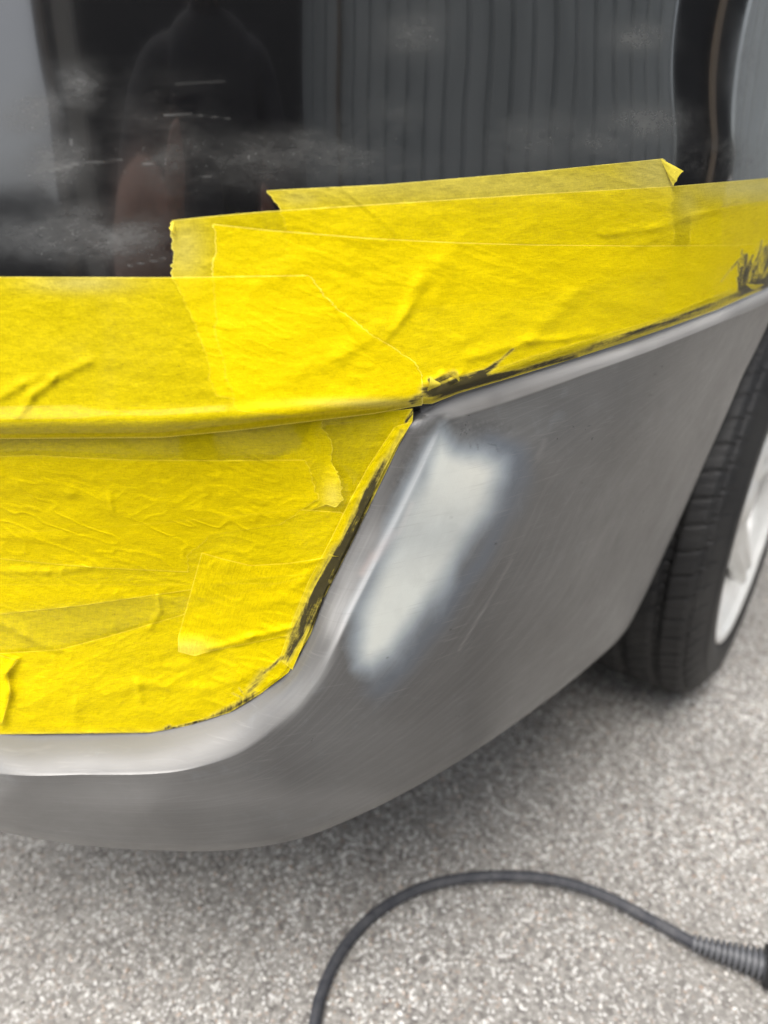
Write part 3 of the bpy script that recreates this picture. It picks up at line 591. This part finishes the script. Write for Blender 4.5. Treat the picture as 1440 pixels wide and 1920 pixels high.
strip('tape strip crossing the middle of the recess just under the torn one',[(-420,960),(0,1000),(300,980),(560,955),(640,960),(672,985)],[(-420,1110),(-60,1158),(0,1152),(150,1136),(360,1106),(480,1085),(608,1075)],[(-420,960),(-420,1110)],[(672,985),(645,1040),(608,1075)],3,tB,torn='',seed=10)
strip('bottom tape strip wrinkled along the pale bumper ledge',[(-420,1190),(-50,1228),(110,1218),(200,1194),(350,1150),(470,1105),(600,1075),(632,1068)],[(-420,1288),(-200,1348),(0,1375),(280,1372),(350,1358),(430,1331),(490,1294),(525,1268)],[(-420,1190),(-420,1288)],[(632,1068),(606,1110),(576,1186),(536,1255),(525,1268)],3,tB,torn='',seed=11,wr=1.25)
strip('slanted short tape patch beside the dirty seam, lower corner peeling',[(378,1036),(420,1048),(470,1060),(540,1056),(605,1046),(640,1046)],[(334,1222),(365,1230),(395,1221),(460,1208),(500,1200),(560,1188)],[(378,1036),(360,1100),(342,1165),(334,1195),(334,1222)],[(640,1046),(606,1110),(580,1170),(560,1188)],5,tB,torn='r',seed=12,lift=lambda x,y:4.5*smooth01((y-(1180+.0*x))/40)*smooth01((420-x)/50),pale=[(350,1215,45,16,.5)],rot=1)
strip('little loop of loose tape puckered at the far left edge of the recess',[(-60,1222),(0,1228),(34,1238)],[(-60,1372),(-30,1370),(4,1356)],[(-60,1222),(-60,1372)],[(34,1238),(14,1262),(20,1300),(4,1356)],5,tB,torn='',seed=13,lift=lambda x,y:2.5*smooth01((x+10)/20))
strip('narrow tape strip edging the seam beside the sanded bumper corner, smeared brown',[(740,800),(774,790)],[(524,1236),(548,1256)],[(740,800),(690,875),(652,945),(618,1015),(578,1090),(546,1170),(524,1236)],[(774,790),(742,838),(694,934),(640,1046),(606,1114),(578,1186),(548,1256)],6,tB,torn='',seed=14,wr=.8,rot=1)
# small curled corner: part of the top strip
def curl(P0,P1,P2,parent,up,surf,name='curled_corner'):
    n=14; rows=[]
    for i in range(n+1):
        a=i/n; A_=np.array(P0)*(1-a)+np.array(P1)*a; B_=np.array(P0)*(1-a)+np.array(P2)*a
        k=np.linspace(0,1,n+1)[:,None]; q=A_*(1-k)+B_*k
        j=2.0*vnoise(k[:,0]*6+a*3,k[:,0]*0+P0[0]); z=up*a**1.3*(.5+.8*np.sin(k[:,0]*3.0))
        rows.append(W(q[:,0]+j*a,q[:,1]+j*a,surf(q[:,0],q[:,1])-.0012-.001*z))
    rr=np.array(rows); o=grid(name,rr,TAPE,parent,attrs=dict(edge=np.full(rr.shape[:2],.5),dirt=np.zeros(rr.shape[:2]),pale=np.zeros(rr.shape[:2])),uv=np.stack(np.meshgrid(np.linspace(0,.05,n+1),np.linspace(0,.05,n+1)),-1))
    return o
curl((1238,297),(1281,320),(1262,349),s1,3,tA)
curl((500,357),(512,372),(524,390),s1,1,tA)
curl((326,412),(317,428),(328,440),s2,2.5,tA)
curl((830,720),(806,706),(802,734),s3,4,tA,'frayed_edge'); curl((866,722),(838,698),(858,696),s3,4,tA,'frayed_edge')
curl((1412,545),(1398,532),(1436,534),s3,3,tA,'frayed_edge')
curl((600,1045),(612,1038),(640,1044),s3,2,tB,'frayed_edge').name='frayed_edge'

# ------------------------------------------------------------------ air hose on the ground
def gp(x,y,z): 
    r=ray(x,y); t=(H-z)/(-r[2]); return np.array([r[0]*t,r[1]*t,z])
def tube(name,P,rad,mat,parent=None,n=14,cap=True):
    P=np.array(P); T_=np.gradient(P,axis=0); T_/=np.linalg.norm(T_,axis=1)[:,None]
    up=np.array([0,0,1.0]); S=np.cross(T_,up); S/=np.linalg.norm(S,axis=1)[:,None]; Q=np.cross(S,T_)
    a=np.linspace(0,2*math.pi,n,endpoint=False); rad=np.broadcast_to(rad,(len(P),))
    V=P[:,None]+rad[:,None,None]*(np.cos(a)[None,:,None]*S[:,None]+np.sin(a)[None,:,None]*Q[:,None])
    return grid(name,V,mat,parent,closed_c=True)
hose=empty('air_hose',tuple(gp(950,1640,0))); tag(hose,'dark grey hose curving over the paving with a ribbed sleeve at its end','hose')
hp=lambda o:(setattr(o,'parent',hose),setattr(o,'matrix_parent_inverse',Matrix.Translation(-hose.location)),o)[2]
HP=[(560,2300),(575,2080),(588,1940),(602,1865),(640,1784),(700,1716),(780,1669),(860,1648),(950,1642),(1040,1650),(1130,1678),(1220,1724),(1300,1768)]
lift_=[0,0,0,0,0,.002,.006,.010,.012,.012,.010,.008,.010]
C=cat([np.array(q) for q in [(-1.6,-1.5,.0065),(-1.1,-1.15,.0065),(-.6,-.75,.0065),(-.25,-.35,.0065),(-.12,-.05,.0065)]]+[gp(x,y,.0065+l) for (x,y),l in zip(HP,lift_)][1:],260); hp(tube('hose_line',C,.0061,HOSE))
E0=gp(1300,1768,.0165); E1=gp(1440,1812,.020)
cc=np.array([E0*(1-k)+E1*k for k in np.linspace(-.03,1.0,420)])
k=np.linspace(0,1,420); rr=.0085+.0078*k; rr=rr-.0042*smooth01((.5+.5*np.cos(k*13*2*math.pi)-.35)*2.2); hp(tube('bend_sleeve',cc,rr,SPRING,n=20))
dv=(E1-E0)/np.linalg.norm(E1-E0); e=[E1-dv*.004+dv*x for x in (0,.0005,.03,.034,.035,.10,.101)]
hp(tube('coupling',np.array(e),np.array([.008,.021,.021,.021,.017,.017,.001]),DARK,n=24))

# ------------------------------------------------------------------ yard behind the photographer (mirrored in the black paint)
def wall_between(p0,p1,z0,z1,name,mat,pitch=.19,dep=.03,label='',cat_='wall'):
    p0=np.array(p0,float); p1=np.array(p1,float); L=np.linalg.norm(p1-p0); t=(p1-p0)/L; n=np.array([t[1],-t[0]])
    xs=[]; i=0
    while i*pitch<L:
        for f,d in ((0,0),(.62,0),(.70,dep),(.92,dep)): 
            if (i+f)*pitch<=L: xs.append(((i+f)*pitch,d))
        i+=1
    xs=np.array(xs); q=p0+xs[:,:1]*t+xs[:,1:]*n
    rows=np.array([np.c_[q,np.full(len(q),z)] for z in (z0,z1)]); o=grid(name,rows,mat,smooth=False); 
    s_=o.modifiers.new('solid','SOLIDIFY'); s_.thickness=.02
    return o
shed=empty('shed',(2.2,-1,0)); tag(shed,'grey corrugated metal shed standing behind the photographer','shed')
sh=lambda o:(setattr(o,'parent',shed),setattr(o,'matrix_parent_inverse',Matrix.Translation(-shed.location)),o)[2]
S0=np.array([1.22,-2.74]); S1=np.array([2.80,1.02]); S2=np.array([3.23,2.04]); S3=np.array([4.1,4.1])
sh(wall_between(S0,S1,.12,2.7,'cladding',METAL)); sh(wall_between(S2,S3,.12,2.7,'cladding',METAL))
bm=bmesh.new(); d=(S2-S1); a_=math.atan2(d[1],d[0]); Mx=Matrix.Translation((*(S1+d/2+np.array([.08,-.03])),1.25))@Matrix.Rotation(a_,4,'Z')
box(bm,(0,0,0),(np.linalg.norm(d)-.002,.04,2.5),Mx); sh(bmobj('door',bm,DOORM))
bm=bmesh.new(); Mx=Matrix.Translation((*(S1+d*.55+np.array([-.02,0])),1.3))@Matrix.Rotation(a_,4,'Z'); box(bm,(0,0,0),(.09,.05,2.6),Mx); sh(bmobj('door_post',bm,TIMBER,bevel=.004))
bm=bmesh.new(); c_=(S0+S3)/2; dd=(S3-S0); Mx=Matrix.Translation((*(c_+np.array([.12,-.05])),.06))@Matrix.Rotation(math.atan2(dd[1],dd[0]),4,'Z'); box(bm,(0,0,0),(np.linalg.norm(dd),.16,.12),Mx); sh(bmobj('plinth',bm,DOORM))
bm=bmesh.new(); Mx=Matrix.Translation((*(c_+np.array([1.2,-.4])),2.78))@Matrix.Rotation(math.atan2(dd[1],dd[0]),4,'Z'); box(bm,(0,0,0),(np.linalg.norm(dd)+.3,2.7,.06),Mx); sh(bmobj('roof',bm,METAL))
pp=tube('downpipe',np.array([[1.39,-2.22,.1],[1.39,-2.219,2.6]]),.022,TIMBER); sh(pp)
tube('x',np.array([[0,0,0],[0,0.001,1]]),.01,METAL); bpy.data.objects.remove(bpy.data.objects['x'])
def post(x,y,h,w,mat,name,label,cat_):
    bm=bmesh.new(); box(bm,(x,y,h/2),(w,w,h)); box(bm,(x,y,h+.015),(w*1.4,w*1.4,.03)); tag(bmobj(name,bm,mat,bevel=.006),label,cat_)
bm=bmesh.new(); box(bm,(.02,-2.82,1.25),(2.6,.08,2.5)); gd=bmobj('added_dark_panel',bm,DOORM,bevel=.01)  # dark panel added to widen the dark shape mirrored in the paint
tag(gd,'dark panel added behind the photographer to darken the paint reflection, left of the shed','dark panel')
bm=bmesh.new(); box(bm,(-2.0,-2.7,.62),(1.5,.5,1.24)); tag(bmobj('added_low_wall',bm,DOORM,bevel=.02),'low dark wall added behind the photographer to darken the reflection beside the cream post','wall')  # added to cut the bright sky mirrored low on the left
post(-.93,-2.3,2.3,.10,CREAM,'gate_post','cream rendered gate post behind the photographer on the left','post')
post(-1.0,-2.1,2.6,.045,TIMBER,'timber_post','tall timber post left of the shed behind the photographer','post')

# photographer crouching behind the phone (mirrored as a dark shape)
def skinfig(name,verts,edges,mat,parent=None,root=0,lv=2):
    m=bpy.data.meshes.new(name); m.from_pydata([v[:3] for v in verts],edges,[]); o=bpy.data.objects.new(name,m); COL.objects.link(o)
    m.materials.append(mat); sk_=o.modifiers.new('skin','SKIN'); sk_.use_smooth_shade=True
    for i,v in enumerate(verts): m.skin_vertices[0].data[i].radius=(v[3],v[4] if len(v)>4 else v[3]); m.skin_vertices[0].data[i].use_root=(i==root)
    ss=o.modifiers.new('sub','SUBSURF'); ss.levels=lv; ss.render_levels=lv
    if parent: o.parent=parent
    return o
PX,PY=-.02,-.34
pv=[(PX,PY-.20,.50,.15,.12),(PX,PY-.19,.68,.15,.11),(PX,PY-.15,.88,.18,.11),(PX,PY-.12,1.03,.14,.09),(PX,PY-.09,1.11,.055),(PX,PY-.06,1.17,.06),(PX,PY-.05,1.23,.082,.095),(PX,PY-.05,1.31,.078,.092),(PX,PY-.055,1.355,.045),
 (-.10+PX,PY-.19,.46,.095),(-.15+PX,PY-.02,.14,.065),(-.15+PX,PY+.0,.075,.062),(-.15+PX,PY-.22,.06,.052),(-.15+PX,PY-.42,.05,.04),(-.15+PX,PY-.47,.035,.035,.03),
 (.10+PX,PY-.18,.46,.095),(.18+PX,PY+.10,.46,.068),(.18+PX,PY+.13,.43,.064),(.18+PX,PY+.11,.24,.055),(.18+PX,PY+.08,.08,.04),(.18+PX,PY+.18,.035,.035,.03),
 (-.19+PX,PY-.12,1.02,.058),(-.28+PX,PY-.02,.78,.055),(-.22+PX,PY+.07,.84,.068),(-.15+PX,PY+.12,.86,.060),
 (.19+PX,PY-.12,1.02,.058),(.23+PX,PY-.02,.78,.044),(.17+PX,PY+.14,.78,.032),(.095+PX,PY+.27,.76,.024)]
pe=[(0,1),(1,2),(2,3),(3,4),(4,5),(5,6),(6,7),(7,8),(0,9),(9,10),(10,11),(11,12),(12,13),(13,14),(0,15),(15,16),(16,17),(17,18),(18,19),(19,20),(3,21),(21,22),(22,23),(23,24),(3,25),(25,26),(26,27),(27,28)]
person=skinfig('person',pv,pe,FIGURE); tag(person,'kneeling photographer in dark shirt and trousers holding a phone low in one hand','person')
hv=[(PX,PY-.09,1.23,.07),(PX,PY-.075,1.30,.088,.09),(PX,PY-.06,1.355,.07)]
skinfig('hair',hv,[(0,1),(1,2)],HAIR,person)
for sx in (-1,1):
    hx_,hy_,hz_=(PX+.095,PY+.27,.76) if sx>0 else (PX-.14,PY+.14,.83)
    pal=[(hx_,hy_,hz_,.024,.016),(hx_-sx*.012,hy_+.012,hz_+.028,.032,.014),(hx_-sx*.016,hy_+.016,hz_+.055,.03,.013)]; ed=[(0,1),(1,2)]
    for f in range(4):
        b=len(pal); z0=hz_+.035+.016*f*.9; l_=(.018,.021,.020,.016)[f]
        pal+=[(hx_-sx*.020,hy_+.026,z0,.0085),(hx_-sx*(.022+l_*.5),hy_+.034,z0+.002,.008),(hx_-sx*(.022+l_),hy_+.030,z0+.003,.007)]; ed+=[(2 if f>1 else 1,b),(b,b+1),(b+1,b+2)]
    b=len(pal); pal+=[(hx_-sx*.012,hy_-.004,hz_+.030,.010),(hx_-sx*.026,hy_-.010,hz_+.045,.0085),(hx_-sx*.036,hy_-.008,hz_+.058,.0075)]; ed+=[(0,b),(b,b+1),(b+1,b+2)]
    skinfig('hand',pal,ed,SKIN,person,lv=1)
bm=bmesh.new(); Mx=Matrix.Translation((PX+.01,-.055,.795))@Matrix.Rotation(-PITCH,4,'X'); box(bm,(0,0,0),(.074,.0085,.150),Mx)
tag(bmobj('phone',bm,PHONE,bevel=.003),'slim black phone held upright in the kneeling photographer\'s hand','phone')
